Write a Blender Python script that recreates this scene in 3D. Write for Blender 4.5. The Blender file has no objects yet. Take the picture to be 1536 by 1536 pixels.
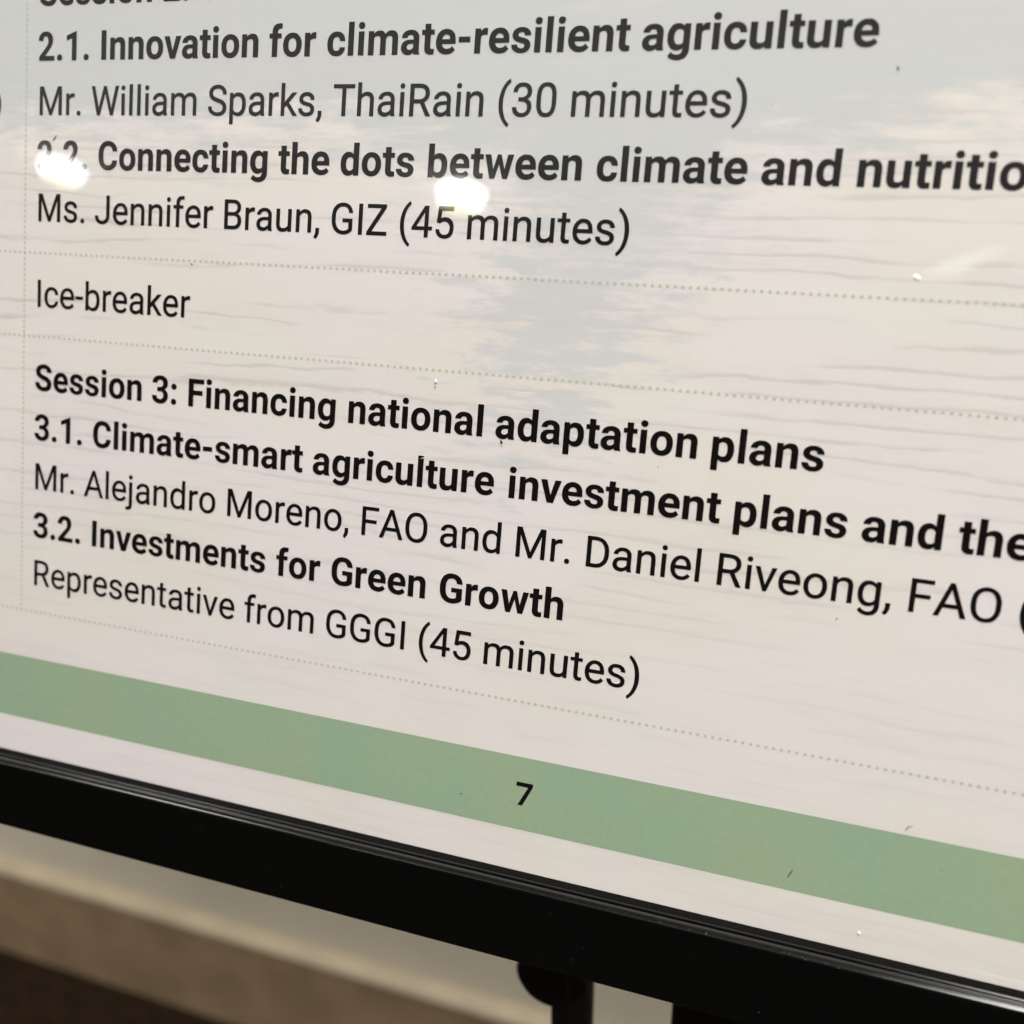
import bpy, math, random, re
from mathutils import Matrix, Vector

# ------------------------------------------------------------------ camera, light, exposure
sc = bpy.context.scene
U = 0.0055                      # metres per page unit (1000 font units)
TILT = math.radians(15)         # the board leans back
FLOOR = 230.5 * U               # height of the page origin above the floor
col = sc.collection
cam = bpy.data.objects.new('camera', bpy.data.cameras.new('camera'))
col.objects.link(cam); sc.camera = cam
R = ((0.94352833, -0.11956751, 0.30896261),
     (0.33118381, 0.36423438, -0.87043127),
     (-0.0084595, 0.92359998, 0.38326428))
M = Matrix(R).to_4x4()
M.translation = Vector((0.24385574, -0.26764628, 1.27677705))
cam.matrix_world = M
cam.data.sensor_width = 36; cam.data.lens = 36.79
cam.data.clip_start = 0.01; cam.data.clip_end = 100
cam.data.dof.use_dof = True
cam.data.dof.focus_distance = 51.0 * U
cam.data.dof.aperture_fstop = 8.2
cam.data.dof.aperture_blades = 0

w = bpy.data.worlds.new('World'); sc.world = w; w.use_nodes = True
w.node_tree.nodes['Background'].inputs[0].default_value = (1.0, 0.96, 0.90, 1)
w.node_tree.nodes['Background'].inputs[1].default_value = 0.45
sc.view_settings.view_transform = 'Standard'; sc.view_settings.look = 'None'
sc.view_settings.exposure = 0.06; sc.view_settings.gamma = 1
sc.cycles.use_denoising = True
sc.cycles.max_bounces = 8

def area(name, loc, target, size, sizey, power, color):
    l = bpy.data.lights.new(name, 'AREA'); l.shape = 'RECTANGLE'; l.size = size; l.size_y = sizey
    l.energy = power; l.color = color
    o = bpy.data.objects.new(name, l); col.objects.link(o); o.location = loc
    o.rotation_euler = (Vector(target) - Vector(loc)).to_track_quat('-Z', 'Y').to_euler()
    return o
area('ceiling_lamp_right', (0.85, -1.25, 2.62), (0.3, 0, 1.2), 0.42, 0.42, 12, (1.0, 0.985, 0.945))
area('strip_lamp', (0.66, -0.65, 2.64), (0.66, -0.65, 1.2), 0.24, 2.3, 42, (1.0, 0.985, 0.945))
area('ceiling_lamp_left', (-1.1, -1.1, 2.62), (0.1, 0, 1.2), 0.4, 0.4, 13, (1.0, 0.985, 0.945))
up_fill = area('ceiling_fill', (-0.8, -2.5, 1.95), (-0.8, -2.5, 2.7), 5.0, 1.0, 30, (1.0, 0.98, 0.97))  # unseen fill, added to brighten the ceiling mirrored in the film

# ------------------------------------------------------------------ helpers
def link(o, parent=None):
    col.objects.link(o)
    if parent: o.parent = parent
    return o
def mesh_obj(name, verts, faces, mat, parent=None, smooth=False):
    me = bpy.data.meshes.new(name); me.from_pydata(verts, [], faces); me.validate(); me.update()
    me.materials.append(mat)
    if smooth:
        for p in me.polygons: p.use_smooth = True
    return link(bpy.data.objects.new(name, me), parent)
def empty(name, loc=(0, 0, 0)):
    o = bpy.data.objects.new(name, None); o.location = loc; o.empty_display_size = 0.05
    return link(o)
def box_data(x0, x1, y0, y1, z0, z1):
    v = [(x, y, z) for x in (x0, x1) for y in (y0, y1) for z in (z0, z1)]
    f = [(0, 1, 3, 2), (4, 6, 7, 5), (0, 4, 5, 1), (2, 3, 7, 6), (0, 2, 6, 4), (1, 5, 7, 3)]
    return v, f
def lathe(profile, n=32, axis='z', c=(0, 0, 0)):
    v = []; f = []
    for r, h in profile:
        for k in range(n):
            a = 2 * math.pi * k / n
            p = (r * math.cos(a), r * math.sin(a), h)
            if axis == 'y': p = (p[0], p[2], p[1])
            v.append((p[0] + c[0], p[1] + c[1], p[2] + c[2]))
    for i in range(len(profile) - 1):
        for k in range(n):
            f.append((i * n + k, i * n + (k + 1) % n, (i + 1) * n + (k + 1) % n, (i + 1) * n + k))
    f.append(tuple(range(n))[::-1]); f.append(tuple(range((len(profile) - 1) * n, len(profile) * n)))
    return v, f
def bevel(o, width, seg=3):
    m = o.modifiers.new('bevel', 'BEVEL'); m.width = width; m.segments = seg; m.limit_method = 'ANGLE'
    for p in o.data.polygons: p.use_smooth = True
    return o

class NT:
    def __init__(s, name):
        s.m = bpy.data.materials.new(name); s.m.use_nodes = True
        s.t = s.m.node_tree; s.b = s.t.nodes['Principled BSDF']
    def n(s, kind, **kw):
        x = s.t.nodes.new(kind)
        for k, v in kw.items(): setattr(x, k, v)
        return x
    def put(s, sock, v):
        if isinstance(v, (int, float)): sock.default_value = v
        elif isinstance(v, (tuple, list)):
            sock.default_value = tuple(v) + ((1,) if len(v) == 3 and len(sock.default_value) == 4 else ())
        else: s.t.links.new(v, sock)
    def math(s, op, a, b=0.0, c=0.0, clamp=False):
        x = s.n('ShaderNodeMath', operation=op, use_clamp=clamp)
        s.put(x.inputs[0], a); s.put(x.inputs[1], b); s.put(x.inputs[2], c); return x.outputs[0]
    def ramp(s, v, a, b, lo=0.0, hi=1.0):
        x = s.n('ShaderNodeMapRange', interpolation_type='SMOOTHSTEP')
        for i, q in enumerate((v, a, b, lo, hi)): s.put(x.inputs[i], q)
        return x.outputs[0]
    def mix(s, f, a, b, mode='MIX'):
        x = s.n('ShaderNodeMix', data_type='RGBA', blend_type=mode)
        s.put(x.inputs[0], f); s.put(x.inputs[6], a); s.put(x.inputs[7], b); return x.outputs[2]
    def xyz(s, x, y, z=0.0):
        q = s.n('ShaderNodeCombineXYZ')
        s.put(q.inputs[0], x); s.put(q.inputs[1], y); s.put(q.inputs[2], z); return q.outputs[0]
    def noise(s, vec, scale=1.0, detail=3.0, rough=0.55, dist=0.0):
        x = s.n('ShaderNodeTexNoise'); s.put(x.inputs['Vector'], vec)
        x.inputs['Scale'].default_value = scale; x.inputs['Detail'].default_value = detail
        x.inputs['Roughness'].default_value = rough; x.inputs['Distortion'].default_value = dist
        return x.outputs[0]
    def page_xy(s):
        tc = s.n('ShaderNodeTexCoord'); sp = s.n('ShaderNodeSeparateXYZ'); s.put(sp.inputs[0], tc.outputs['Object'])
        return s.math('MULTIPLY', sp.outputs[0], 1 / U), s.math('MULTIPLY', sp.outputs[2], 1 / U)
    def bump(s, h, strength, dist):
        x = s.n('ShaderNodeBump'); x.inputs['Strength'].default_value = strength
        x.inputs['Distance'].default_value = dist; s.put(x.inputs['Height'], h)
        s.put(s.b.inputs['Normal'], x.outputs[0])
    def set(s, **kw):
        for k, v in kw.items(): s.put(s.b.inputs[k.replace('_', ' ')], v)

def laminate(t):
    """the clear glossy film over everything that is printed: smooth, a little wavy"""
    x, y = t.page_xy()
    h = t.noise(t.xyz(x, y), 0.07, 2.0, 0.5)
    t.bump(h, 0.10, 0.0008)
    fine = t.noise(t.xyz(x, y), 2.2, 3.0, 0.6)
    t.set(Roughness=t.ramp(fine, 0.3, 0.75, 0.010, 0.022), IOR=1.5)

def make_page():
    t = NT('whitewashed_wood_print'); x, y = t.page_xy()
    # grain direction wanders a little
    big = t.noise(t.xyz(t.math('MULTIPLY', x, 0.035), t.math('MULTIPLY', y, 0.25)), 1.0, 2.0)
    fine = t.noise(t.xyz(t.math('MULTIPLY', x, 0.30), t.math('MULTIPLY', y, 1.2)), 1.0, 4.0, 0.6)
    ph = t.math('ADD', t.math('MULTIPLY', y, 1.15), t.math('MULTIPLY', big, 2.6))
    ph = t.math('ADD', ph, t.math('MULTIPLY', fine, 0.75))
    saw = t.math('FRACT', ph)
    line = t.math('MULTIPLY', t.ramp(saw, 0.0, 0.10), t.ramp(saw, 0.10, 0.34, 1.0, 0.0))
    brk = t.noise(t.xyz(t.math('MULTIPLY', x, 0.085), t.math('MULTIPLY', y, 0.55), 7.3), 1.0, 3.0, 0.6)
    line = t.math('MULTIPLY', line, t.ramp(brk, 0.43, 0.58))
    brush = t.noise(t.xyz(t.math('MULTIPLY', x, 0.11), t.math('MULTIPLY', y, 1.1), 3.0), 1.0, 5.0, 0.62)
    brush2 = t.noise(t.xyz(t.math('MULTIPLY', x, 0.34), t.math('MULTIPLY', y, 1.35), 5.0), 1.0, 5.0, 0.65)
    fibre = t.noise(t.xyz(t.math('MULTIPLY', x, 0.5), t.math('MULTIPLY', y, 4.5), 1.0), 1.0, 4.0, 0.6)
    # tints
    tint = t.noise(t.xyz(t.math('MULTIPLY', x, 0.07), t.math('MULTIPLY', y, 0.13), 11.0), 1.0, 3.0, 0.5)
    tint2 = t.noise(t.xyz(t.math('MULTIPLY', x, 0.11), t.math('MULTIPLY', y, 0.2), 23.0), 1.0, 3.0, 0.5)
    c = t.mix(t.ramp(tint, 0.38, 0.62), (0.685, 0.645, 0.60), (0.70, 0.65, 0.645))
    c = t.mix(t.ramp(tint2, 0.5, 0.72, 0, 0.5), c, (0.67, 0.665, 0.62))
    # reflections painted as grey-blue print: head of the sheet and one long middle patch
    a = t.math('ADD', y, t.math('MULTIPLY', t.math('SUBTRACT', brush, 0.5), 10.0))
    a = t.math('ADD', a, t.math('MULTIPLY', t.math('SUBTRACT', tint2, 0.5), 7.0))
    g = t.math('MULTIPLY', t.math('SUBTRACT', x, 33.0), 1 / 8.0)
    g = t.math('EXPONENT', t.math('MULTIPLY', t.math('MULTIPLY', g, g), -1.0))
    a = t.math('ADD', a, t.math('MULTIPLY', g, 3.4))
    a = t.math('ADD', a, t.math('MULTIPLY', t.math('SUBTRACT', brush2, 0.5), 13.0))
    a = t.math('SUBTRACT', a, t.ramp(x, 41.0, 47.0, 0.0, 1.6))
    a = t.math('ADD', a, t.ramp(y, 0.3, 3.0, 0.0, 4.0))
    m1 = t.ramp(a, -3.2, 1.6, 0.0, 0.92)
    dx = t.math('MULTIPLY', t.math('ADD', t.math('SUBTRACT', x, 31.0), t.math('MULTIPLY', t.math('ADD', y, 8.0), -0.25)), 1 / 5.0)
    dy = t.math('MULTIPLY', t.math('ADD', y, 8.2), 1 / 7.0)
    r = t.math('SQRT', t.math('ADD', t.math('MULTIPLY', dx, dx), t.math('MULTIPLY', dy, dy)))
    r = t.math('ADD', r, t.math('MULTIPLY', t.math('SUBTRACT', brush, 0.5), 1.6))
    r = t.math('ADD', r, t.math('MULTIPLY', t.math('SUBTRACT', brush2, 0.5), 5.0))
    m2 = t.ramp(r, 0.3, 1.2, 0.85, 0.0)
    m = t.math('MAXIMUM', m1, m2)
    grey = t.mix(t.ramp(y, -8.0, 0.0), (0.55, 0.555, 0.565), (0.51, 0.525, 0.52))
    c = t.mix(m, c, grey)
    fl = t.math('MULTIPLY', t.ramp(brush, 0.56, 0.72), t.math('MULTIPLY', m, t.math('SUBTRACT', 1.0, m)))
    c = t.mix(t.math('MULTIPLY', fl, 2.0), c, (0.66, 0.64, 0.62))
    low = t.ramp(y, -30.0, -12.0, 0.22, 1.0)
    amt = t.math('MULTIPLY', t.math('MULTIPLY', line, t.math('SUBTRACT', 1.0, m)), low)
    c = t.mix(t.math('MULTIPLY', amt, 0.58), c, (0.50, 0.45, 0.44))
    f2 = t.math('MULTIPLY', t.ramp(fibre, 0.35, 0.7, 0.16, 0.0), t.ramp(brk, 0.4, 0.65))
    c = t.mix(f2, c, (0.52, 0.48, 0.46))
    # white glint streak at the right painted into the print, crumb at its end
    ux = t.math('SUBTRACT', x, 47.2); uy = t.math('SUBTRACT', y, -5.75)
    p = t.math('MULTIPLY', t.math('ADD', t.math('MULTIPLY', ux, 0.93), t.math('MULTIPLY', uy, 0.37)), 1 / 1.7)
    q = t.math('MULTIPLY', t.math('SUBTRACT', t.math('MULTIPLY', uy, 0.93), t.math('MULTIPLY', ux, 0.37)), 1 / 0.42)
    e = t.math('SQRT', t.math('ADD', t.math('MULTIPLY', p, p), t.math('MULTIPLY', q, q)))
    e = t.math('ADD', e, t.math('MULTIPLY', t.math('SUBTRACT', brush2, 0.5), 1.5))
    c = t.mix(t.ramp(e, 0.2, 1.3, 0.55, 0.0), c, (0.84, 0.82, 0.78))
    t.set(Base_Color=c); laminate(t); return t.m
def make_flat(name, colr, colr2=None):
    t = NT(name); x, y = t.page_xy()
    if colr2:
        n = t.noise(t.xyz(x, t.math('MULTIPLY', y, 0.6)), 0.16, 4.0, 0.55)
        n2 = t.noise(t.xyz(x, y), 3.0, 3.0, 0.6)
        c = t.mix(t.ramp(n, 0.35, 0.65), colr, colr2)
        c = t.mix(t.ramp(n2, 0.35, 0.7, 0.06, 0.0), c, (0.1, 0.15, 0.08))
        t.set(Base_Color=c)
    else: t.set(Base_Color=colr)
    laminate(t); return t.m
def simple(name, colr, rough=0.5, var=0.0, scale=8.0, bump=0.0, metallic=0.0, emit=None, colr2=None):
    t = NT(name); tc = t.n('ShaderNodeTexCoord').outputs['Object']
    n = t.noise(tc, scale, 4.0, 0.6)
    c2 = colr2 or tuple(q * (1 - var) for q in colr)
    t.set(Base_Color=t.mix(t.ramp(n, 0.35, 0.65), colr, c2), Roughness=rough, Metallic=metallic)
    if bump: t.bump(n, bump, 0.001)
    if emit:
        t.set(Emission_Color=emit[0], Emission_Strength=emit[1])
    return t.m

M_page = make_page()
M_ink = make_flat('black_print', (0.006, 0.0045, 0.0045))
M_green = make_flat('sage_green_print', (0.295, 0.385, 0.25), (0.275, 0.38, 0.265))
M_dot = make_flat('pale_green_print', (0.45, 0.51, 0.36))

def make_frame():
    t = NT('black_anodised_frame'); tc = t.n('ShaderNodeTexCoord').outputs['Object']
    sp = t.n('ShaderNodeSeparateXYZ'); t.put(sp.inputs[0], tc)
    n = t.noise(tc, 2500.0, 3.0, 0.7); n2 = t.noise(tc, 60.0, 3.0, 0.6)
    t.set(Base_Color=t.mix(n2, (0.0028, 0.003, 0.003), (0.0018, 0.002, 0.002)),
          Roughness=t.ramp(n2, 0.3, 0.7, 0.10, 0.15), IOR=1.5)
    t.bump(n, 0.06, 0.0002)
    return t.m
M_frame = make_frame()
M_edge = M_frame
M_post = simple('black_powder_coat', (0.002, 0.0018, 0.0016), 0.5, 0.3, 200.0, 0.05)
M_knob = simple('black_moulded_plastic', (0.002, 0.0018, 0.0018), 0.45, 0.3, 90.0, 0.05)
M_back = simple('grey_backing_board', (0.10, 0.10, 0.10), 0.7, 0.2, 30)
M_wall = simple('beige_wall_paint', (0.82, 0.74, 0.59), 0.75, 0.07, 5.0, 0.1)
M_skirt = simple('tan_painted_wood', (0.42, 0.30, 0.175), 0.5, 0.2, 14.0, 0.1)
M_cap = simple('pale_tan_bead', (0.64, 0.54, 0.38), 0.5, 0.12, 14.0, 0.1)
M_floor = simple('dark_brown_carpet', (0.036, 0.020, 0.011), 0.95, 0.35, 40.0, 0.5)
M_floor.node_tree.nodes['Principled BSDF'].inputs['Specular IOR Level'].default_value = 0.12
for m_ in (M_post, M_knob): m_.node_tree.nodes['Principled BSDF'].inputs['Specular IOR Level'].default_value = 0.25
M_ceil = simple('white_ceiling_paint', (0.80, 0.80, 0.80), 0.8, 0.04, 1.0)
M_far = simple('grey_wall_paint', (0.20, 0.185, 0.17), 0.8, 0.25, 0.8)
M_trim = simple('white_enamel_trim', (0.75, 0.75, 0.72), 0.4, 0.05)
M_lamp = simple('lit_frosted_lens', (0.8, 0.8, 0.8), 0.5, 0.0, emit=((1.0, 0.98, 0.93), 42.0))
M_lampedge = simple('lit_lens_rim', (0.8, 0.8, 0.7), 0.5, 0.0, emit=((1.0, 0.98, 0.40), 11.0))
M_dark = simple('dark_dust', (0.03, 0.028, 0.025), 0.8, 0.2)
M_greyd = simple('grey_dust', (0.30, 0.28, 0.26), 0.8, 0.2)
M_light = simple('pale_dust', (0.93, 0.92, 0.89), 0.5, 0.05)

# ------------------------------------------------------------------ the setting
def struct(name, vf, mat):
    o = mesh_obj(name, *vf, mat); o['kind'] = 'structure'; return o
def wall_y(X): return (123.0 - 0.010 * (X / U + 147)) * U   # the wall is turned a little against the board
struct('floor', box_data(-6, 6, -6.5, 3, -0.05, 0.0), M_floor)
struct('ceiling', box_data(-6, 6, -6.5, 3, 2.7, 2.8), M_ceil)
ang = -math.atan(0.010)
def on_wall(o):
    o.location = (0, wall_y(0), 0); o.rotation_euler = (0, 0, ang); return o
on_wall(struct('wall', box_data(-4, 4, 0.0, 0.12, 0.0, 2.7), M_wall))
struct('wall_far', box_data(-6, 6, -6.4, -6.25, 0.0, 2.7), M_far)
# skirting board: section in (y, z), swept along x
def sweep(sec, x0, x1, n=1):
    v = []; f = []; k = len(sec)
    for i in range(n + 1):
        X = x0 + (x1 - x0) * i / n
        for y, z in sec: v.append((X, y, z))
    for i in range(n):
        for j in range(k):
            f.append((i * k + j, i * k + (j + 1) % k, (i + 1) * k + (j + 1) % k, (i + 1) * k + j))
    f.append(tuple(range(k))[::-1]); f.append(tuple(n * k + q for q in range(k)))
    return v, f
SK = 30.0 * U + 0.018
sk = empty('skirting_board'); on_wall(sk); sk['kind'] = 'structure'
mesh_obj('board_face', *sweep([(-0.001, 0.0), (-0.016, 0.0), (-0.016, SK - 0.018), (-0.001, SK - 0.018)], -4, 4), M_skirt, sk)
mesh_obj('top_bead', *sweep([(-0.001, SK - 0.018), (-0.019, SK - 0.018), (-0.021, SK - 0.013), (-0.019, SK - 0.008),
                             (-0.014, SK - 0.004), (-0.008, SK - 0.001), (-0.001, SK + 0.001)], -4, 4), M_cap, sk)

# ------------------------------------------------------------------ downlights (mirrored in the film)
lights = [(-2.99, -3.075, 'round white ceiling downlight farther left, mirrored at the left edge of the page'),
          (-1.28, -3.235, 'round white ceiling downlight mirrored in the middle of the page')]
def downlight(x, y, label):
    r = empty('downlight', (x, y, 2.7))
    r['label'] = label; r['category'] = 'ceiling light'; r['group'] = 'downlights in the ceiling'
    mesh_obj('trim', *lathe([(0.075, 0.0), (0.112, -0.0005), (0.110, -0.008), (0.094, -0.012), (0.085, -0.010)], 40), M_trim, r, True)
    mesh_obj('lens', *lathe([(0.083, -0.011), (0.083, -0.026), (0.080, -0.044), (0.071, -0.060), (0.056, -0.072)], 40), M_lamp, r, True)
    mesh_obj('lens_tip', *lathe([(0.056, -0.072), (0.045, -0.078), (0.025, -0.084), (0.005, -0.086)], 40), M_lampedge, r, True)
    return r
for a in lights: downlight(*a)

# ------------------------------------------------------------------ lettering
REG_ADV = {' ':507,'a':1114,'b':1149,'c':1072,'d':1155,'e':1086,'f':711,'g':1149,'h':1128,'i':497,'j':489,'k':1038,'l':497,'m':1795,'n':1130,'o':1168,'p':1149,'r':693,'s':1057,'t':669,'u':1129,'v':992,'w':1538,'A':1336,'B':1275,'D':1343,'F':1132,'G':1395,'I':557,'J':1130,'M':1788,'O':1408,'R':1292,'S':1215,'T':1222,'W':1817,'Z':1226,'.':539,',':402,'-':565,'(':700,')':712,'0':1150,'3':1150,'4':1150,'5':1150}
BOLD_ADV = {' ':510,'a':1108,'b':1153,'c':1062,'d':1155,'e':1104,'f':726,'g':1163,'h':1146,'i':548,'l':548,'m':1772,'n':1148,'o':1163,'p':1153,'r':745,'s':1052,'t':680,'u':1145,'v':1021,'w':1502,'C':1338,'F':1120,'G':1396,'I':592,'S':1265,'T':1262,'.':578,'-':800,':':570,'1':1150,'2':1150,'3':1150}
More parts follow.
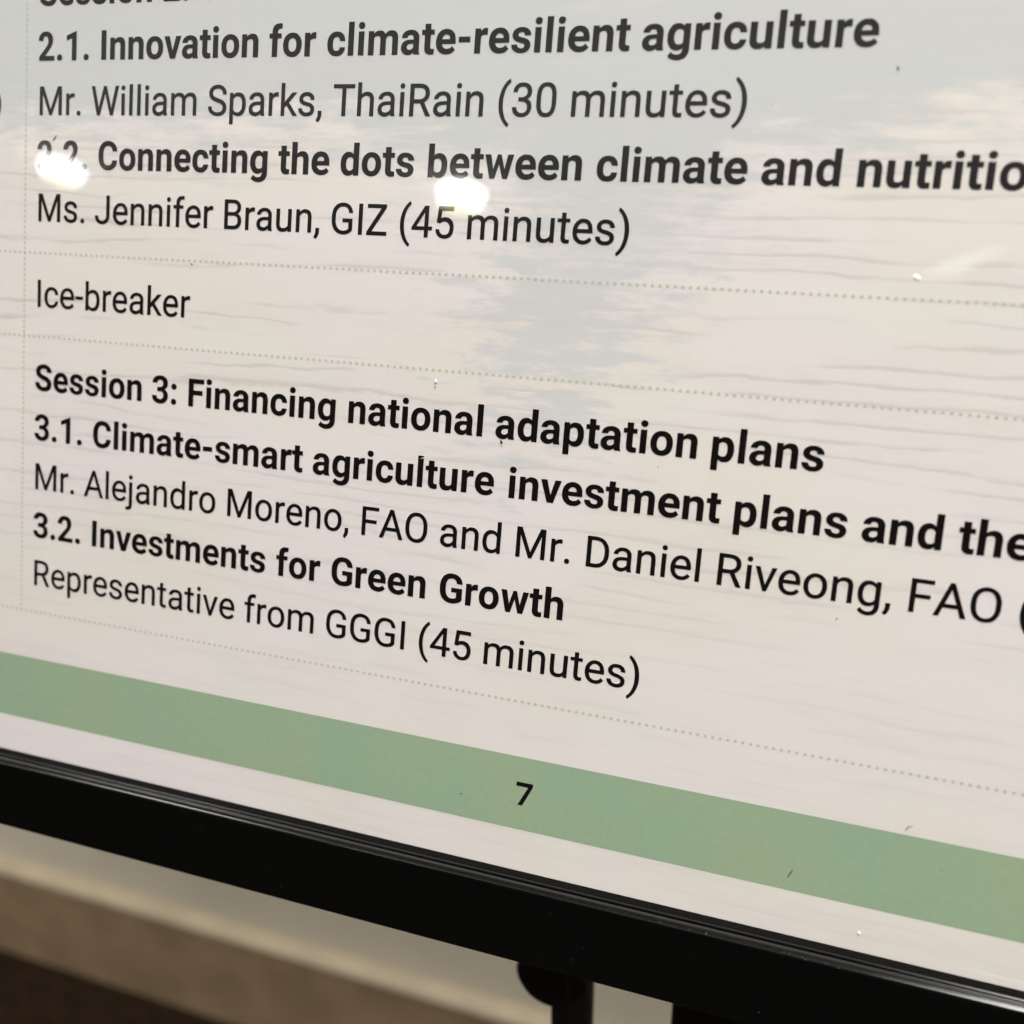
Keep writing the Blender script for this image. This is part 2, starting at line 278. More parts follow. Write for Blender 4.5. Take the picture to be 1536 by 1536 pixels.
REG = {
'a':"M808 0Q792 32 782 114Q653 -20 474 -20Q314 -20 211.5 70.5Q109 161 109 300Q109 469 237.5 562.5Q366 656 599 656H779V741Q779 838 721 895.5Q663 953 550 953Q451 953 384 903Q317 853 317 782H131Q131 863 188.5 938.5Q246 1014 344.5 1058Q443 1102 561 1102Q748 1102 854 1008.5Q960 915 964 750V252Q964 103 1002 15V0H808ZM501 141Q588 141 666 186Q744 231 779 303V525H634Q294 525 294 326Q294 239 352 190Q410 141 501 141Z",
'A':"M973 380H363L226 0H28L584 1456H752L1309 0H1112L973 380ZM421 538H916L668 1219L421 538Z",
'B':"M169 0V1456H645Q882 1456 1001.5 1358Q1121 1260 1121 1068Q1121 966 1063 887.5Q1005 809 905 766Q1023 733 1091.5 640.5Q1160 548 1160 420Q1160 224 1033 112Q906 0 674 0H169ZM361 681V157H678Q812 157 889.5 226.5Q967 296 967 418Q967 681 681 681H361ZM361 835H651Q777 835 852.5 898Q928 961 928 1069Q928 1189 858 1243.5Q788 1298 645 1298H361V835Z",
'D':"M169 0V1456H580Q770 1456 916 1372Q1062 1288 1141.5 1133Q1221 978 1222 777V684Q1222 478 1142.5 323Q1063 168 915.5 85Q768 2 572 0H169ZM361 1299V157H563Q785 157 908.5 295Q1032 433 1032 688V773Q1032 1021 915.5 1158.5Q799 1296 585 1299H361Z",
'F':"M972 643H361V0H169V1456H1071V1299H361V800H972V643Z",
'G':"M1228 191Q1154 85 1021.5 32.5Q889 -20 713 -20Q535 -20 397 63.5Q259 147 183.5 301Q108 455 106 658V782Q106 1114 261 1295Q416 1476 696 1476Q926 1476 1066 1358.5Q1206 1241 1236 1024H1044Q1006 1318 697 1318Q510 1318 404.5 1183.5Q299 1049 298 798V676Q298 427 412 282Q526 137 718 137Q826 137 907 161Q988 185 1035 244V569H704V724H1228V191Z",
'I':"M375 0H183V1456H375V0Z",
'J':"M782 1456H975V425Q975 216 849.5 98Q724 -20 515 -20Q298 -20 177 91Q56 202 56 402H248Q248 277 316.5 207Q385 137 515 137Q634 137 707.5 212Q781 287 782 422V1456Z",
'M':"M417 1456L893 268L1369 1456H1618V0H1426V567L1444 1179L966 0H819L342 1176L361 567V0H169V1456H417Z",
'O':"M1289 681Q1289 467 1217 307.5Q1145 148 1013 64Q881 -20 705 -20Q534 -20 402 64Q270 148 196.5 306.5Q123 465 121 671V775Q121 986 194 1148Q267 1310 400.5 1393Q534 1476 703 1476Q879 1476 1011.5 1391Q1144 1306 1216.5 1144Q1289 982 1289 773V681ZM1098 777Q1098 1037 993.5 1176.5Q889 1316 703 1316Q519 1316 415 1176.5Q311 1037 310 789V681Q310 428 415.5 283.5Q521 139 705 139Q889 139 992 273Q1095 407 1098 657V777Z",
'R':"M703 589H361V0H168V1456H650Q896 1456 1028.5 1344Q1161 1232 1161 1018Q1161 882 1087.5 781Q1014 680 883 630L1225 12V0H1019L703 589ZM361 746H656Q799 746 883.5 820Q968 894 968 1018Q968 1153 887.5 1225Q807 1297 655 1298H361V746Z",
'S':"M598 649Q351 720 238.5 823.5Q126 927 126 1079Q126 1251 263.5 1363.5Q401 1476 621 1476Q771 1476 888.5 1418Q1006 1360 1070.5 1258Q1135 1156 1135 1035H942Q942 1167 858 1242.5Q774 1318 621 1318Q479 1318 399.5 1255.5Q320 1193 320 1082Q320 993 395.5 931.5Q471 870 652.5 819Q834 768 936.5 706.5Q1039 645 1088.5 563Q1138 481 1138 370Q1138 193 1000 86.5Q862 -20 631 -20Q481 -20 351 37.5Q221 95 150.5 195Q80 295 80 422H273Q273 290 370.5 213.5Q468 137 631 137Q783 137 864 199Q945 261 945 368Q945 475 870 533.5Q795 592 598 649Z",
'T':"M1175 1298H707V0H516V1298H49V1456H1175V1298Z",
'W':"M483 459L511 267L552 440L840 1456H1002L1283 440L1323 264L1354 460L1580 1456H1773L1420 0H1245L945 1061L922 1172L899 1061L588 0H413L61 1456H253L483 459Z",
'Z':"M312 157H1143V0H86V144L862 1298H98V1456H1100V1315L312 157Z",
'b':"M1056 529Q1056 281 942 130.5Q828 -20 636 -20Q431 -20 319 125L310 0H140V1536H325V963Q437 1102 634 1102Q831 1102 943.5 953Q1056 804 1056 545V529ZM871 550Q871 739 798 842Q725 945 588 945Q405 945 325 775V307Q410 137 590 137Q723 137 797 240Q871 343 871 550Z",
'c':"M574 131Q673 131 747 191Q821 251 829 341H1004Q999 248 940 164Q881 80 782.5 30Q684 -20 574 -20Q353 -20 222.5 127.5Q92 275 92 531V562Q92 720 150 843Q208 966 316.5 1034Q425 1102 573 1102Q755 1102 875.5 993Q996 884 1004 710H829Q821 815 749.5 882.5Q678 950 573 950Q432 950 354.5 848.5Q277 747 277 555V520Q277 333 354 232Q431 131 574 131Z",
'd':"M95 550Q95 799 213 950.5Q331 1102 522 1102Q712 1102 823 972V1536H1008V0H838L829 116Q718 -20 520 -20Q332 -20 213.5 134Q95 288 95 536V550ZM280 529Q280 345 356 241Q432 137 566 137Q742 137 823 295V792Q740 945 568 945Q432 945 356 840Q280 735 280 529Z",
'e':"M589 -20Q369 -20 231 124.5Q93 269 93 511V545Q93 706 154.5 832.5Q216 959 326.5 1030.5Q437 1102 566 1102Q777 1102 894 963Q1011 824 1011 565V488H278Q282 328 371.5 229.5Q461 131 599 131Q697 131 765 171Q833 211 884 277L997 189Q861 -20 589 -20ZM566 950Q454 950 378 868.5Q302 787 284 640H826V654Q818 795 750 872.5Q682 950 566 950Z",
'f':"M231 0V939H60V1082H231V1193Q231 1367 324 1462Q417 1557 587 1557Q651 1557 714 1540L704 1391Q657 1400 604 1400Q514 1400 465 1347.5Q416 1295 416 1197V1082H647V939H416V0H231Z",
'g':"M96 550Q96 803 213 952.5Q330 1102 523 1102Q721 1102 832 962L841 1082H1010V26Q1010 -184 885.5 -305Q761 -426 551 -426Q434 -426 322 -376Q210 -326 151 -239L247 -128Q366 -275 538 -275Q673 -275 748.5 -199Q824 -123 824 15V108Q713 -20 521 -20Q331 -20 213.5 133Q96 286 96 550ZM282 529Q282 346 357 241.5Q432 137 567 137Q742 137 824 296V790Q739 945 569 945Q434 945 358 840Q282 735 282 529Z",
'h':"M325 951Q448 1102 645 1102Q988 1102 991 715V0H806V716Q805 833 752.5 889Q700 945 589 945Q499 945 431 897Q363 849 325 771V0H140V1536H325V951Z",
'i':"M341 0H156V1082H341V0ZM141 1369Q141 1414 168.5 1445Q196 1476 250 1476Q304 1476 332 1445Q360 1414 360 1369Q360 1324 332 1294Q304 1264 250 1264Q196 1264 168.5 1294Q141 1324 141 1369Z",
'j':"M320 1082V-125Q320 -437 37 -437Q-24 -437 -76 -419V-271Q-44 -279 8 -279Q70 -279 102.5 -245.5Q135 -212 135 -129V1082H320ZM116 1369Q116 1413 143.5 1444.5Q171 1476 225 1476Q279 1476 307 1445Q335 1414 335 1369Q335 1324 307 1294Q279 1264 225 1264Q171 1264 143.5 1294Q116 1324 116 1369Z",
'k':"M442 501L326 380V0H141V1536H326V607L425 726L762 1082H987L566 630L1036 0H819L442 501Z",
'l':"M341 0H156V1536H341V0Z",
'm':"M314 1082L319 962Q438 1102 640 1102Q867 1102 949 928Q1003 1006 1089.5 1054Q1176 1102 1294 1102Q1650 1102 1656 725V0H1471V714Q1471 830 1418 887.5Q1365 945 1240 945Q1137 945 1069 883.5Q1001 822 990 718V0H804V709Q804 945 573 945Q391 945 324 790V0H139V1082H314Z",
'n':"M315 1082L321 946Q445 1102 645 1102Q988 1102 991 715V0H806V716Q805 833 752.5 889Q700 945 589 945Q499 945 431 897Q363 849 325 771V0H140V1082H315Z",
'o':"M91 551Q91 710 153.5 837Q216 964 327.5 1033Q439 1102 582 1102Q803 1102 939.5 949Q1076 796 1076 542V529Q1076 371 1015.5 245.5Q955 120 842.5 50Q730 -20 584 -20Q364 -20 227.5 133Q91 286 91 538V551ZM277 529Q277 349 360.5 240Q444 131 584 131Q725 131 808 241.5Q891 352 891 551Q891 729 806.5 839.5Q722 950 582 950Q445 950 361 841Q277 732 277 529Z",
'p':"M1054 529Q1054 282 941 131Q828 -20 635 -20Q438 -20 325 105V-416H140V1082H309L318 962Q431 1102 632 1102Q827 1102 940.5 955Q1054 808 1054 546V529ZM869 550Q869 733 791 839Q713 945 577 945Q409 945 325 796V279Q408 131 579 131Q712 131 790.5 236.5Q869 342 869 550Z",
'r':"M663 916Q621 923 572 923Q390 923 325 768V0H140V1082H320L323 957Q414 1102 581 1102Q635 1102 663 1088V916Z",
's':"M770 287Q770 362 713.5 403.5Q657 445 516.5 475Q376 505 293.5 547Q211 589 171.5 647Q132 705 132 785Q132 918 244.5 1010Q357 1102 532 1102Q716 1102 830.5 1007Q945 912 945 764H759Q759 840 694.5 895Q630 950 532 950Q431 950 374 906Q317 862 317 791Q317 724 370 690Q423 656 561.5 625Q700 594 786 551Q872 508 913.5 447.5Q955 387 955 300Q955 155 839 67.5Q723 -20 538 -20Q408 -20 308 26Q208 72 151.5 154.5Q95 237 95 333H280Q285 240 354.5 185.5Q424 131 538 131Q643 131 706.5 173.5Q770 216 770 287Z",
't':"M391 1343V1082H592V939H391V271Q391 206 418 173.5Q445 141 510 141Q542 141 598 153V3Q525 -17 456 -17Q332 -17 269 58Q206 133 206 271V939H10V1082H206V1343H391Z",
'u':"M808 107Q700 -20 491 -20Q318 -20 227.5 80.5Q137 181 136 378V1082H321V383Q321 137 521 137Q733 137 803 295V1082H988V0H812L808 107Z",
'v':"M497 251L765 1082H954L566 0H425L33 1082H222L497 251Z",
'0':"M1034 621Q1034 297 923.5 138.5Q813 -20 577 -20Q345 -20 232 134.5Q119 289 117 600V843Q117 1162 228 1319Q339 1476 575 1476Q811 1476 921.5 1325.5Q1032 1175 1034 859V621ZM849 874Q849 1110 783 1217Q717 1324 575 1324Q434 1324 369 1217Q304 1110 302 888V592Q302 356 370.5 243.5Q439 131 577 131Q713 131 779.5 236.5Q846 342 849 568V874Z",
'3':"M390 825H529Q660 827 735 894Q810 961 810 1075Q810 1324 563 1324Q447 1324 378 1258Q309 1192 309 1082H124Q124 1250 247 1363Q370 1476 563 1476Q767 1476 882.5 1368Q998 1260 998 1071Q998 978 937 891Q876 804 773 761Q890 724 953.5 639Q1017 554 1017 430Q1017 223 890 101.5Q763 -20 563 -20Q350 -20 228.5 92.5Q107 205 107 390H293Q293 273 369.5 202Q446 131 563 131Q694 131 763 199Q832 267 832 397Q832 530 750.5 599Q669 668 528 670H390V825Z",
'4':"M902 489H1104V338H902V0H716V338H53V447L705 1456H902V489ZM263 489H716V1203L694 1163L263 489Z",
'5':"M206 730L280 1456H1026V1285H437L393 888Q500 951 636 951Q835 951 952 819.5Q1069 688 1069 464Q1069 240 948 110Q827 -20 610 -20Q418 -20 297 86.5Q176 193 159 381H334Q351 257 422.5 194Q494 131 610 131Q738 131 810.5 218Q883 305 883 458Q883 602 804.5 689.5Q726 777 596 777Q477 777 409 725L360 685L206 730Z",
'.':"M144 97Q144 145 172.5 177Q201 209 258 209Q315 209 344.5 177Q374 145 374 97Q374 51 344.5 20Q315 -11 258 -11Q201 -11 172.5 20Q144 51 144 97Z",
',':"M134 -290L29 -218Q123 -87 127 52V219H308V74Q308 -27 258.5 -128Q209 -229 134 -290Z",
'-':"M525 543H37V694H525V543Z",
'(':"M133 591Q133 817 193.5 1025Q254 1233 374 1403Q494 1573 623 1643L661 1521Q515 1409 421.5 1179Q328 949 319 664L318 579Q318 193 459 -91Q544 -261 661 -357L623 -470Q490 -396 369.5 -222Q249 -48 191 157Q133 362 133 591Z",
')':"M567 581Q567 358 508.5 154Q450 -50 329.5 -223Q209 -396 77 -470L38 -357Q192 -239 285.5 2.5Q379 244 381 564V593Q381 815 334.5 1005.5Q288 1196 204.5 1324Q121 1452 38 1522L77 1643Q208 1571 328 1398.5Q448 1226 507.5 1021Q567 816 567 581Z",
}
BOLD = {
'a':"M738 0Q718 39 709 97Q604 -20 436 -20Q277 -20 172.5 72Q68 164 68 304Q68 476 195.5 568Q323 660 564 661H697V723Q697 798 658.5 843Q620 888 537 888Q464 888 422.5 853Q381 818 381 757H92Q92 851 150 931Q208 1011 314 1056.5Q420 1102 552 1102Q752 1102 869.5 1001.5Q987 901 987 719V250Q988 96 1030 17V0H738ZM499 201Q563 201 617 229.5Q671 258 697 306V492H589Q372 492 358 342L357 325Q357 271 395 236Q433 201 499 201Z",
'b':"M1082 531Q1082 271 971 125.5Q860 -20 661 -20Q485 -20 380 115L367 0H107V1536H396V985Q496 1102 659 1102Q857 1102 969.5 956.5Q1082 811 1082 547V531ZM793 552Q793 716 741 791.5Q689 867 586 867Q448 867 396 754V329Q449 215 588 215Q728 215 772 353Q793 419 793 552Z",
'c':"M561 213Q641 213 691 257Q741 301 743 374H1014Q1013 264 954 172.5Q895 81 792.5 30.5Q690 -20 566 -20Q334 -20 200 127.5Q66 275 66 535V554Q66 804 199 953Q332 1102 564 1102Q767 1102 889.5 986.5Q1012 871 1014 679H743Q741 763 691 815.5Q641 868 559 868Q458 868 406.5 794.5Q355 721 355 556V526Q355 359 406 286Q457 213 561 213Z",
'd':"M73 549Q73 802 186.5 952Q300 1102 497 1102Q655 1102 758 984V1536H1048V0H787L773 115Q665 -20 495 -20Q302 -20 187.5 132Q73 284 73 549ZM362 528Q362 376 415 295Q468 214 569 214Q703 214 758 327V754Q704 867 571 867Q362 867 362 528Z",
'e':"M609 -20Q371 -20 221.5 126Q72 272 72 515V543Q72 706 135 834.5Q198 963 313.5 1032.5Q429 1102 577 1102Q799 1102 926.5 962Q1054 822 1054 565V447H365Q379 341 449.5 277Q520 213 628 213Q795 213 889 334L1031 175Q966 83 855 31.5Q744 -20 609 -20ZM576 868Q490 868 436.5 810Q383 752 368 644H770V667Q768 763 718 815.5Q668 868 576 868Z",
'f':"M173 0V870H12V1082H173V1174Q173 1356 277.5 1456.5Q382 1557 570 1557Q630 1557 717 1537L714 1313Q678 1322 626 1322Q463 1322 463 1169V1082H678V870H463V0H173Z",
'g':"M69 549Q69 798 187.5 950Q306 1102 507 1102Q685 1102 784 980L796 1082H1058V36Q1058 -106 993.5 -211Q929 -316 812 -371Q695 -426 538 -426Q419 -426 306 -378.5Q193 -331 135 -256L263 -80Q371 -201 525 -201Q640 -201 704 -139.5Q768 -78 768 35V93Q668 -20 505 -20Q310 -20 189.5 132.5Q69 285 69 537V549ZM359 528Q359 381 418 297.5Q477 214 580 214Q712 214 768 313V768Q711 867 582 867Q478 867 418.5 782Q359 697 359 528Z",
'h':"M394 964Q509 1102 683 1102Q1035 1102 1040 693V0H751V685Q751 778 711 822.5Q671 867 578 867Q451 867 394 769V0H105V1536H394V964Z",
'i':"M418 0H128V1082H418V0ZM111 1362Q111 1427 154.5 1469Q198 1511 273 1511Q347 1511 391 1469Q435 1427 435 1362Q435 1296 390.5 1254Q346 1212 273 1212Q200 1212 155.5 1254Q111 1296 111 1362Z",
'l':"M418 0H128V1536H418V0Z",
'm':"M382 1082L391 961Q506 1102 702 1102Q911 1102 989 937Q1103 1102 1314 1102Q1490 1102 1576 999.5Q1662 897 1662 691V0H1372V690Q1372 782 1336 824.5Q1300 867 1209 867Q1079 867 1029 743L1030 0H741V689Q741 783 704 825Q667 867 578 867Q455 867 400 765V0H111V1082H382Z",
'n':"M377 1082L386 957Q502 1102 697 1102Q869 1102 953 1001Q1037 900 1039 699V0H750V692Q750 784 710 825.5Q670 867 577 867Q455 867 394 763V0H105V1082H377Z",
'o':"M70 551Q70 712 132 838Q194 964 310.5 1033Q427 1102 581 1102Q800 1102 938.5 968Q1077 834 1093 604L1095 530Q1095 281 956 130.5Q817 -20 583 -20Q349 -20 209.5 130Q70 280 70 538V551ZM359 530Q359 376 417 294.5Q475 213 583 213Q688 213 747 293.5Q806 374 806 551Q806 702 747 785Q688 868 581 868Q475 868 417 785.5Q359 703 359 530Z",
'p':"M1072 531Q1072 281 958.5 130.5Q845 -20 652 -20Q488 -20 387 94V-416H98V1082H366L376 976Q481 1102 650 1102Q850 1102 961 954Q1072 806 1072 546V531ZM783 552Q783 703 729.5 785Q676 867 574 867Q438 867 387 763V320Q440 213 576 213Q783 213 783 552Z",
'r':"M719 811Q660 819 615 819Q451 819 400 708V0H111V1082H384L392 953Q479 1102 633 1102Q681 1102 723 1089L719 811Z",
's':"M705 299Q705 352 652.5 382.5Q600 413 484 437Q98 518 98 765Q98 909 217.5 1005.5Q337 1102 530 1102Q736 1102 859.5 1005Q983 908 983 753H694Q694 815 654 855.5Q614 896 529 896Q456 896 416 863Q376 830 376 779Q376 731 421.5 701.5Q467 672 575 650.5Q683 629 757 602Q983 519 983 314Q983 168 857.5 74Q732 -20 534 -20Q399 -20 294 28Q189 76 129 160Q69 244 69 346H344Q348 266 403.5 223Q459 180 550 180Q627 180 666 212.5Q705 245 705 299Z",
't':"M457 1348V1082H642V870H457V330Q457 270 480 244Q503 218 568 218Q616 218 653 225V6Q568 -20 478 -20Q174 -20 168 287V870H10V1082H168V1348H457Z",
'u':"M753 110Q646 -20 457 -20Q283 -20 191.5 80Q100 180 98 373V1082H387V383Q387 214 541 214Q688 214 743 316V1082H1033V0H761L753 110Z",
'v':"M516 353L717 1082H1019L666 0H367L14 1082H316L516 353Z",
'w':"M1032 393L1176 1082H1455L1193 0H951L753 681L555 0H314L52 1082H331L474 394L666 1082H842L1032 393Z",
'C':"M1268 485Q1251 250 1094.5 115Q938 -20 682 -20Q402 -20 241.5 168.5Q81 357 81 686V775Q81 985 155 1145Q229 1305 366.5 1390.5Q504 1476 686 1476Q938 1476 1092 1341Q1246 1206 1270 962H970Q959 1103 891.5 1166.5Q824 1230 686 1230Q536 1230 461.5 1122.5Q387 1015 385 789V679Q385 443 456.5 334Q528 225 682 225Q821 225 889.5 288.5Q958 352 968 485H1268Z",
'F':"M1006 608H440V0H140V1456H1088V1213H440V850H1006V608Z",
'G':"M1305 184Q1224 87 1076 33.5Q928 -20 748 -20Q559 -20 416.5 62.5Q274 145 196.5 302Q119 459 117 671V770Q117 988 190.5 1147.5Q264 1307 402.5 1391.5Q541 1476 727 1476Q986 1476 1132 1352.5Q1278 1229 1305 993H1013Q993 1118 924.5 1176Q856 1234 736 1234Q583 1234 503 1119Q423 1004 422 777V684Q422 455 509 338Q596 221 764 221Q933 221 1005 293V544H732V765H1305V184Z",
'I':"M440 0H140V1456H440V0Z",
'S':"M891 382Q891 467 831 512.5Q771 558 615 608.5Q459 659 368 708Q120 842 120 1069Q120 1187 186.5 1279.5Q253 1372 377.5 1424Q502 1476 657 1476Q813 1476 935 1419.5Q1057 1363 1124.5 1260Q1192 1157 1192 1026H892Q892 1126 829 1181.5Q766 1237 652 1237Q542 1237 481 1190.5Q420 1144 420 1068Q420 997 491.5 949Q563 901 702 859Q958 782 1075 668Q1192 554 1192 384Q1192 195 1049 87.5Q906 -20 664 -20Q496 -20 358 41.5Q220 103 147.5 210Q75 317 75 458H376Q376 217 664 217Q771 217 831 260.5Q891 304 891 382Z",
'T':"M1226 1213H780V0H480V1213H40V1456H1226V1213Z",
'1':"M804 0H515V1114L170 1007V1242L773 1458H804V0Z",
'2':"M1089 0H97V197L566 697Q630 767 660.5 819Q691 871 691 918Q691 1003 648 1051Q605 1099 525 1099Q439 1099 389.5 1040Q340 981 340 885H51Q51 1001 106.5 1097Q162 1193 274.5 1249.5Q387 1306 530 1476Q744 1476 864 1371.5Q984 1267 984 1080Q984 977 930.5 870Q877 763 747 621L470 232H1089V0Z",
'3':"M390 856H544Q654 856 707 911Q760 966 760 1057Q760 1145 707.5 1194Q655 1243 563 1243Q480 1243 424 1197.5Q368 1152 368 1079H79Q79 1193 140.5 1283.5Q202 1374 312.5 1425Q423 1476 556 1476Q787 1476 918 1365.5Q1049 1255 1049 1061Q1049 961 988 877Q927 793 828 748Q951 704 1011.5 616Q1072 528 1072 408Q1072 214 930.5 97Q789 -20 556 -20Q338 -20 199.5 95Q61 210 61 399H350Q350 317 411.5 265Q473 213 563 213Q666 213 724.5 267.5Q783 322 783 412Q783 630 543 630H390V856Z",
'.':"M126 144Q126 213 172.5 256Q219 299 288 299Q358 299 405 256Q452 213 452 144Q452 76 405.5 34Q359 -8 288 -8Q218 -8 172 34Q126 76 126 144Z",
':':"M126 144Q126 213 172.5 256Q219 299 288 299Q358 299 405 256Q452 213 452 144Q452 76 405.5 34Q359 -8 288 -8Q218 -8 172 34Q126 76 126 144ZM126 948Q126 1017 172.5 1060Q219 1103 288 1103Q358 1103 405 1060Q452 1017 452 948Q452 880 405.5 838Q359 796 288 796Q218 796 172 838Q126 880 126 948Z",
'-':"M673 507H110V740H673V507Z",
'7':"M12 1190H856V1030L368 10H145L632 985H12V1190Z",
}
# two figures whose bowls need true curves
BOLD['2'] = ("M1089 0H97V197L560 690Q630 766 662 835Q694 904 694 983Q694 1103 651 1173Q608 1243 527 1243"
             "Q440 1243 390 1183Q340 1123 340 1010H51Q51 1210 184 1343Q317 1476 532 1476Q748 1476 866 1362Q984 1248 984 1046"
             "Q984 930 934 820Q884 710 747 560L471 232H1089V0Z")

def contours(d, steps=7):
    tok = re.findall(r'[MLHVQZ]|-?\d+\.?\d*', d); i = 0; out = []; cur = []; x = y = 0.0; cmd = ''
    while i < len(tok):
        if tok[i].isalpha():
            cmd = tok[i]; i += 1
            if cmd == 'Z':
                if cur: out.append(cur)
                cur = []
            continue
        if cmd in 'ML': x, y = float(tok[i]), float(tok[i + 1]); i += 2; cur.append((x, y)); cmd = 'L'
        elif cmd == 'H': x = float(tok[i]); i += 1; cur.append((x, y))
        elif cmd == 'V': y = float(tok[i]); i += 1; cur.append((x, y))
        elif cmd == 'Q':
            cx, cy, ex, ey = map(float, tok[i:i + 4]); i += 4
            for s in range(1, steps + 1):
                u = s / steps
                cur.append(((1-u)**2*x + 2*u*(1-u)*cx + u*u*ex, (1-u)**2*y + 2*u*(1-u)*cy + u*u*ey))
            x, y = ex, ey
    for c in out:
        if len(c) > 1 and abs(c[0][0]-c[-1][0]) < 1e-3 and abs(c[0][1]-c[-1][1]) < 1e-3: c.pop()
    return out
cache = {}
def glyph(ch, bold):
    key = (ch, bold)
    if key in cache: return cache[key]
    cu = bpy.data.curves.new('glyph', 'CURVE'); cu.dimensions = '2D'; cu.fill_mode = 'BOTH'; cu.offset = 0.006 if bold else 0.014
    for c in contours((BOLD if bold else REG)[ch]):
        sp = cu.splines.new('POLY'); sp.points.add(len(c) - 1)
        for p, (x, y) in zip(sp.points, c): p.co = (x / 1000, y / 1000, 0, 1)
        sp.use_cyclic_u = True
    o = bpy.data.objects.new('glyph', cu); me = bpy.data.meshes.new_from_object(o)
    r = ([tuple(v.co[:2]) for v in me.vertices], [tuple(p.vertices) for p in me.polygons])
    bpy.data.objects.remove(o); bpy.data.meshes.remove(me); bpy.data.curves.remove(cu)
    cache[key] = r; return r
KERN = {}
def text_line(s, y, bold, parent, words=None, x0=0.0, name='text_line'):
    """words: measured start of a word (page units), by index; the words after it follow on"""
    adv = BOLD_ADV if bold else REG_ADV
    V = []; F = []; x = x0; wi = 0; dx = 0.0
    if words and 0 in words: dx = words[0]
    for ch in s:
        if ch == ' ':
            wi += 1
            if words and wi in words: dx = words[wi]
        else:
            gv, gf = glyph(ch, bold); b = len(V)
            V += [((x + dx + p[0]) * U, -0.00012, (y + p[1]) * U) for p in gv]
            F += [tuple(b + q for q in f) for f in gf]
        x += adv[ch] / 1000
    return mesh_obj(name, V, F, M_ink, parent)

# ------------------------------------------------------------------ the framed sheet on its stand
PX0, PX1, PZ0, PZ1 = -23.8, 84.8, -36.9, 39.9     # the sheet, page units (inner lip at -36.35)
stand = empty('poster_stand', (0, 0, FLOOR))
stand.rotation_euler = (0, 0, 0)
stand['label'] = 'black framed programme sheet on a thin black stand, glossy film over dark print'
stand['category'] = 'poster stand'

Rt = Matrix.Rotation(-TILT, 4, 'X')
def tilt(o): o.matrix_local = Rt.copy(); return o

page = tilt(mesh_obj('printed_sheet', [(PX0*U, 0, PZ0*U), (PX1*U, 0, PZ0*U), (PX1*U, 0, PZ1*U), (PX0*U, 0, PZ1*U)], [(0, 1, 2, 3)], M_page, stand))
tilt(mesh_obj('backing_board', *box_data((PX0-.6)*U, (PX1+.6)*U, 0.0015, 0.0042, (PZ0-.6)*U, (PZ1+.6)*U), M_back, stand))

LH = 2.7955
text_line("Session 2: The", 2*LH, True, page, {0: 0.0})
text_line("2.1. Innovation for climate-resilient agriculture", LH, True, page, {0: 0.0, 1: 0.04, 2: 0.04, 3: 0.08, 4: 0.04})
text_line("Mr. William Sparks, ThaiRain (30 minutes)", 0.0, False, page)
text_line("2.2. Connecting the dots between climate and nutrition", -LH, True, page, {1: 0.05, 4: 0.12, 5: 0.15, 7: 0.14})
text_line("Ms. Jennifer Braun, GIZ (45 minutes)", -2*LH, False, page)
text_line("Ice-breaker", -10.22, False, page)
text_line("Session 3: Financing national adaptation plans", -14.848, True, page, {3: 0.03, 4: 0.0, 5: -0.04})
text_line("3.1. Climate-smart agriculture investment plans and the", -14.848-LH, True, page, {1: 0.05, 3: 0.15, 5: 0.15})
text_line("Mr. Alejandro Moreno, FAO and Mr. Daniel Riveong, FAO (", -14.848-2*LH, False, page)
text_line("3.2. Investments for Green Growth", -14.848-3*LH, True, page, {1: 0.05, 2: 0.12, 3: 0.15, 4: 0.2})
text_line("Representative from GGGI (45 minutes)", -14.848-4*LH, False, page)
text_line(")", -0.05, False, page, None, -3.06)
BOLD_ADV['7'] = 1000
text_line("7", -32.905, True, page, None, 30.10, 'page_number')

# green band
mesh_obj('green_band', [(PX0*U, -0.00006, -34.18*U), (PX1*U, -0.00006, -34.18*U), (PX1*U, -0.00006, -30.42*U), (PX0*U, -0.00006, -30.42*U)],
         [(0, 1, 2, 3)], M_green, page)
# dotted rules
def dots(p0, p1, pitch, r, name='dotted_rule'):
    V = []; F = []
    L = math.hypot(p1[0]-p0[0], p1[1]-p0[1]); n = int(L / pitch)
    for i in range(n + 1):
        cx = p0[0] + (p1[0]-p0[0]) * i / n; cy = p0[1] + (p1[1]-p0[1]) * i / n
        b = len(V)
        for k in range(8):
            a = k * math.pi / 4
            V.append(((cx + r*math.cos(a))*U, -0.00009, (cy + r*math.sin(a))*U))
        F.append(tuple(b + k for k in range(8)))
    o = mesh_obj(name, V, F, M_dot, page); o['kind'] = 'stuff'; return o
for yy in (-7.29, -11.86, -27.62): dots((PX0 + 3, yy), (PX1 - 6, yy), 0.345, 0.075)
dots((-0.76, 34.0), (-0.76, -27.62), 0.285, 0.070)

# dust and scratches on the film
def fleck(pts, rad, mat, h=0.08):
    """a short bent fibre or crumb: polyline in page units, raised a little off the film"""
    V = []; F = []
    n = len(pts); S = 8
    for i, (x, y) in enumerate(pts):
        a = pts[max(0, i-1)]; b = pts[min(n-1, i+1)]
        tx, ty = b[0]-a[0], b[1]-a[1]; L = math.hypot(tx, ty) or 1; nx, ny = -ty/L, tx/L
        rr = rad * (0.45 if i in (0, n-1) else 1.0)
        for k in range(S):
            q = 2*math.pi*k/S
            V.append(((x + nx*rr*math.cos(q))*U, (-(h*0.5) - rr*0.7*math.sin(q))*U, (y + ny*rr*math.cos(q))*U))
    for i in range(n-1):
        for k in range(S): F.append((i*S+k, i*S+(k+1) % S, (i+1)*S+(k+1) % S, (i+1)*S+k))
    F.append(tuple(range(S))[::-1]); F.append(tuple((n-1)*S+k for k in range(S)))
    return mesh_obj('dust_fleck', V, F, mat, page, True)
fleck([(43.42, -33.58), (43.52, -33.36), (43.62, -33.13)], 0.022, M_dark)
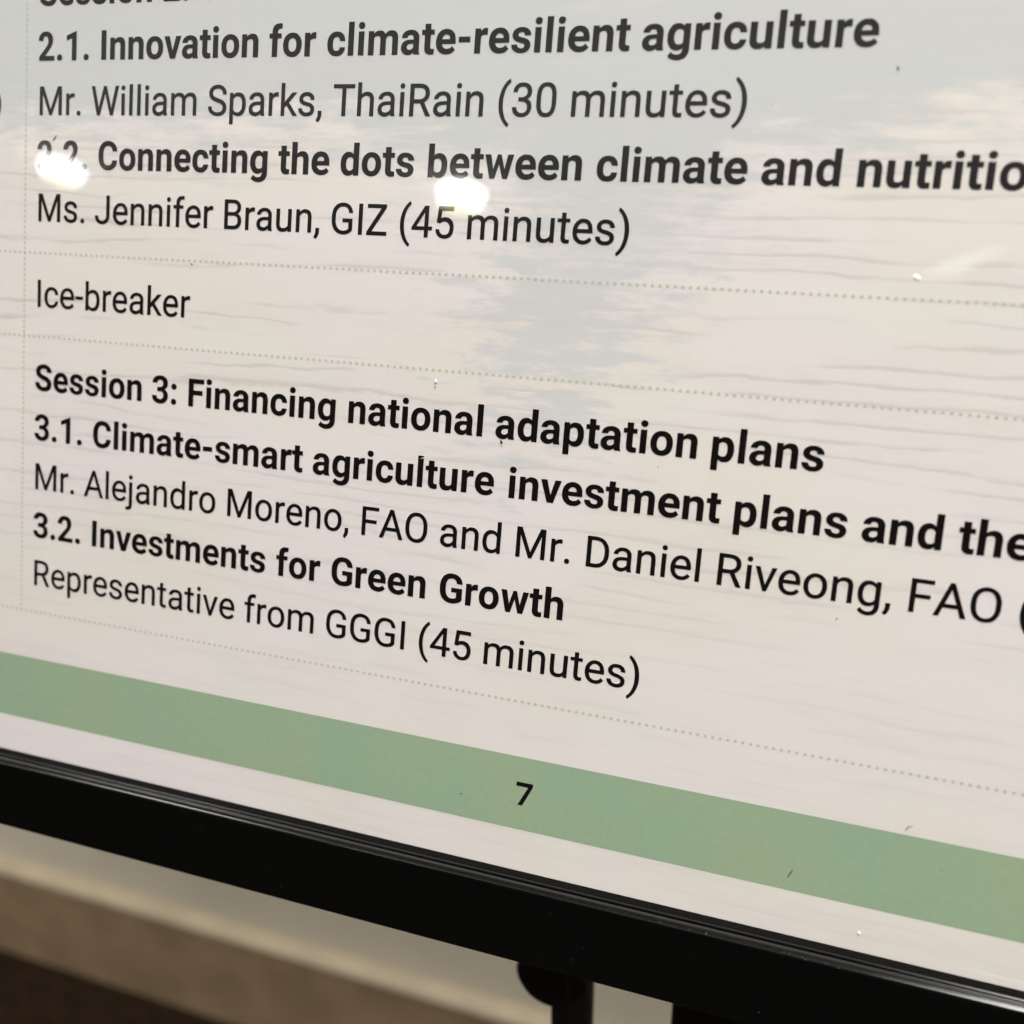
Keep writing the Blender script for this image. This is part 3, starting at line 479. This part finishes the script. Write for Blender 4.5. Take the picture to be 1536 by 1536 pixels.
fleck([(46.74, -35.46), (46.80, -35.44), (46.86, -35.42)], 0.075, M_light)
fleck([(24.33, -12.30), (24.34, -12.42), (24.34, -12.52)], 0.07, M_light)
fleck([(24.32, -12.62), (24.33, -12.72)], 0.06, M_greyd)
fleck([(27.90, -14.92), (27.96, -15.03), (27.94, -15.10)], 0.06, M_dark)
fleck([(27.98, -15.17), (27.99, -15.22)], 0.04, M_dark)
fleck([(10.12, -7.44), (10.18, -7.46)], 0.10, M_greyd)
fleck([(45.42, -6.34), (45.52, -6.36), (45.66, -6.42), (45.84, -6.52)], 0.15, M_light, -0.12)
fleck([(38.90, 0.51), (38.93, 0.49)], 0.045, M_greyd)
fleck([(43.80, 2.02), (43.85, 1.96), (43.86, 1.86)], 0.045, M_greyd)
fleck([(1.09, -1.30), (1.20, -1.20), (1.31, -1.04)], 0.035, M_greyd)
fleck([(0.93, -1.28), (1.02, -1.29)], 0.035, M_light)
fleck([(48.12, -30.20), (48.22, -30.00), (48.40, -29.94)], 0.022, M_greyd)
fleck([(44.13, -21.25), (44.18, -21.15)], 0.05, M_greyd)
fleck([(23.83, -16.25), (23.98, -16.18)], 0.03, M_light)
fleck([(35.58, -15.39), (35.62, -15.38)], 0.05, M_greyd)
fleck([(49.78, -31.68), (49.80, -31.66)], 0.05, M_dark)
fleck([(27.15, -32.96), (27.28, -32.97)], 0.03, M_dark)
fleck([(49.50, -15.10), (49.53, -15.09)], 0.045, M_greyd)
# a soft dent in the film that catches the light, right of the crumb
def dent(cx, cy, lx, ly, rot, hh):
    V = [(0, 0, 0)]; F = []; V = []
    NR, NA = 6, 28
    for i in range(NR + 1):
        q = i / NR
        for k in range(NA):
            a = 2*math.pi*k/NA; px, py = lx*q*math.cos(a), ly*q*math.sin(a)
            x = cx + px*math.cos(rot) - py*math.sin(rot); y = cy + px*math.sin(rot) + py*math.cos(rot)
            V.append((x*U, (-0.012 - hh*(0.5+0.5*math.cos(math.pi*q)))*U, y*U))
    for i in range(NR):
        for k in range(NA): F.append((i*NA+k, i*NA+(k+1) % NA, (i+1)*NA+(k+1) % NA, (i+1)*NA+k))
    return mesh_obj('film_blister', V, F, M_page, page, True)

# frame rails: section in (across, out); mitred ends
H = 1.30
def corner(a, o, r, n=6):      # rounded outward corner from the side wall (toward the page) onto a tread
    return [(a - r + r*math.cos(q), o - r + r*math.sin(q)) for q in [math.pi/2*k/n for k in range(n + 1)]]
SEC = ([(0.55, -0.9), (-0.02, -0.9), (-0.02, 0.0), (-0.02, 0.36), (-0.02, 0.38), (-0.02, 0.66)] + corner(-0.02, 0.74, 0.06) +
       [(-0.12, 0.74), (-0.20, 0.73), (-0.20, 0.80), (-0.16, 0.82), (-0.12, 0.84), (-0.105, 0.86), (-0.10, 0.90), (-0.10, 0.98)] + corner(-0.10, H, 0.27, 12) +
       [(-0.39, H), (-0.46, H), (-3.90, H), (-3.96, H), (-4.02, H-0.02), (-4.06, H-0.06), (-4.07, H-0.11), (-4.07, H-0.2), (-4.07, -1.0), (-4.07, -1.1), (-4.0, -1.1), (0.5, -1.1), (0.55, -1.1)])
GASKET = [(0.0, 0.02), (0.03, 0.05), (0.035, 0.10), (0.03, 0.44), (0.01, 0.56), (-0.015, 0.62), (-0.015, 0.02)]
IX0, IX1, IZ0, IZ1 = -23.2, 84.2, -36.35, 39.3
def rail(side, SEC=SEC, name='frame_rail', mat=None, parent=None):
    V = []; F = []; k = len(SEC)
    for end in (0, 1):
        for a, o in SEC:
            y = -o * U
            if side == 'bottom': x = (IX0 + a) if end == 0 else (IX1 - a); z = IZ0 + a
            if side == 'top': x = (IX0 + a) if end == 1 else (IX1 - a); z = IZ1 - a
            if side == 'left': z = (IZ0 + a) if end == 1 else (IZ1 - a); x = IX0 + a
            if side == 'right': z = (IZ0 + a) if end == 0 else (IZ1 - a); x = IX1 - a
            V.append((x * U, y, z * U))
    for j in range(k): F.append((j, (j+1) % k, k + (j+1) % k, k + j))
    o = mesh_obj(name, V, F, mat or M_frame, parent or stand, True)
    return o if parent else tilt(o)
rails = {s: rail(s) for s in ('bottom', 'top', 'left', 'right')}
M_gasket = simple('matt_black_rubber', (0.004, 0.0035, 0.0035), 0.9, 0.3, 300)
M_gasket.node_tree.nodes['Principled BSDF'].inputs['Specular IOR Level'].default_value = 0.12
for s_, o_ in rails.items(): rail(s_, GASKET, 'gasket', M_gasket, o_)
rng = random.Random(4)
def rail_dust():
    V = []; F = []
    def bit(x, z, o, r):
        b = len(V)
        for d in ((r, 0, 0), (-r, 0, 0), (0, r, 0), (0, -r, 0), (0, 0, r), (0, 0, -r)):
            V.append(((x + d[0]*rng.uniform(.6, 1.6))*U, (-o + d[1])*U, (z + d[2])*U))
        for f in ((0, 2, 4), (2, 1, 4), (1, 3, 4), (3, 0, 4), (2, 0, 5), (1, 2, 5), (3, 1, 5), (0, 3, 5)):
            F.append(tuple(b + q for q in f))
    for i in range(110):                       # along the upper edge
        x = rng.uniform(-5, 54); x = rng.gauss(42, 4.5) if rng.random() < .75 else x
        bit(x, IZ0 - 0.17 - rng.random()*0.2, 1.12 + rng.random()*0.18, rng.uniform(0.008, 0.024))
    for i in range(14):                        # on the face
        bit(rng.uniform(0, 54), IZ0 - rng.uniform(0.3, 3.9), H, rng.uniform(0.008, 0.022))
    o = mesh_obj('dust', V, F, M_greyd, rails['bottom']); o['kind'] = 'stuff'
rail_dust()

# centre post, tightening knob and the side stay behind the frame, down to the floor
def cyl(name, x, y, r, z0, z1, mat, n=32, squash=1.0):
    v, f = lathe([(r*U*.9, z0*U), (r*U, z0*U + .001), (r*U, z1*U - .001), (r*U*.9, z1*U)], n, 'z', (x*U, y*U, 0))
    return mesh_obj(name, v, f, mat, stand, True)
ZF = -230.5
cyl('post', 30.9, 0.0, 1.38, ZF + 2, -30, M_post)
v, f = lathe([(0.9*U, -1.6*U), (2.0*U, -1.5*U), (2.35*U, -1.1*U), (2.42*U, 0), (2.35*U, 1.1*U), (2.0*U, 1.5*U), (0.9*U, 1.6*U)], 36, 'y', (29.75*U, 0.2*U, -51.0*U))
mesh_obj('tilt_knob', v, f, M_knob, stand, True)
v, f = box_data(37.3*U, 44.5*U, -0.8*U, 0.9*U, -62*U, -50.0*U)
bevel(mesh_obj('side_bracket', v, f, M_knob, stand), 1.0*U, 5)
v, f = box_data(29*U, 44*U, 0.95*U, 1.5*U, -61*U, -58*U); mesh_obj('bracket_arm', v, f, M_post, stand)
v, f = lathe([(20*U, 0.0), (24*U, 0.4*U), (24*U, 1.0*U), (22.5*U, 1.9*U), (3*U, 2.2*U)], 64, 'z', (30.9*U, 0, ZF*U))
mesh_obj('base_plate', v, f, M_post, stand, True)
v, f = box_data(27*U, 35*U, -6.3*U, 1.5*U, -36*U, -30*U); bevel(mesh_obj('mounting_block', v, f, M_post, stand), 0.3*U)
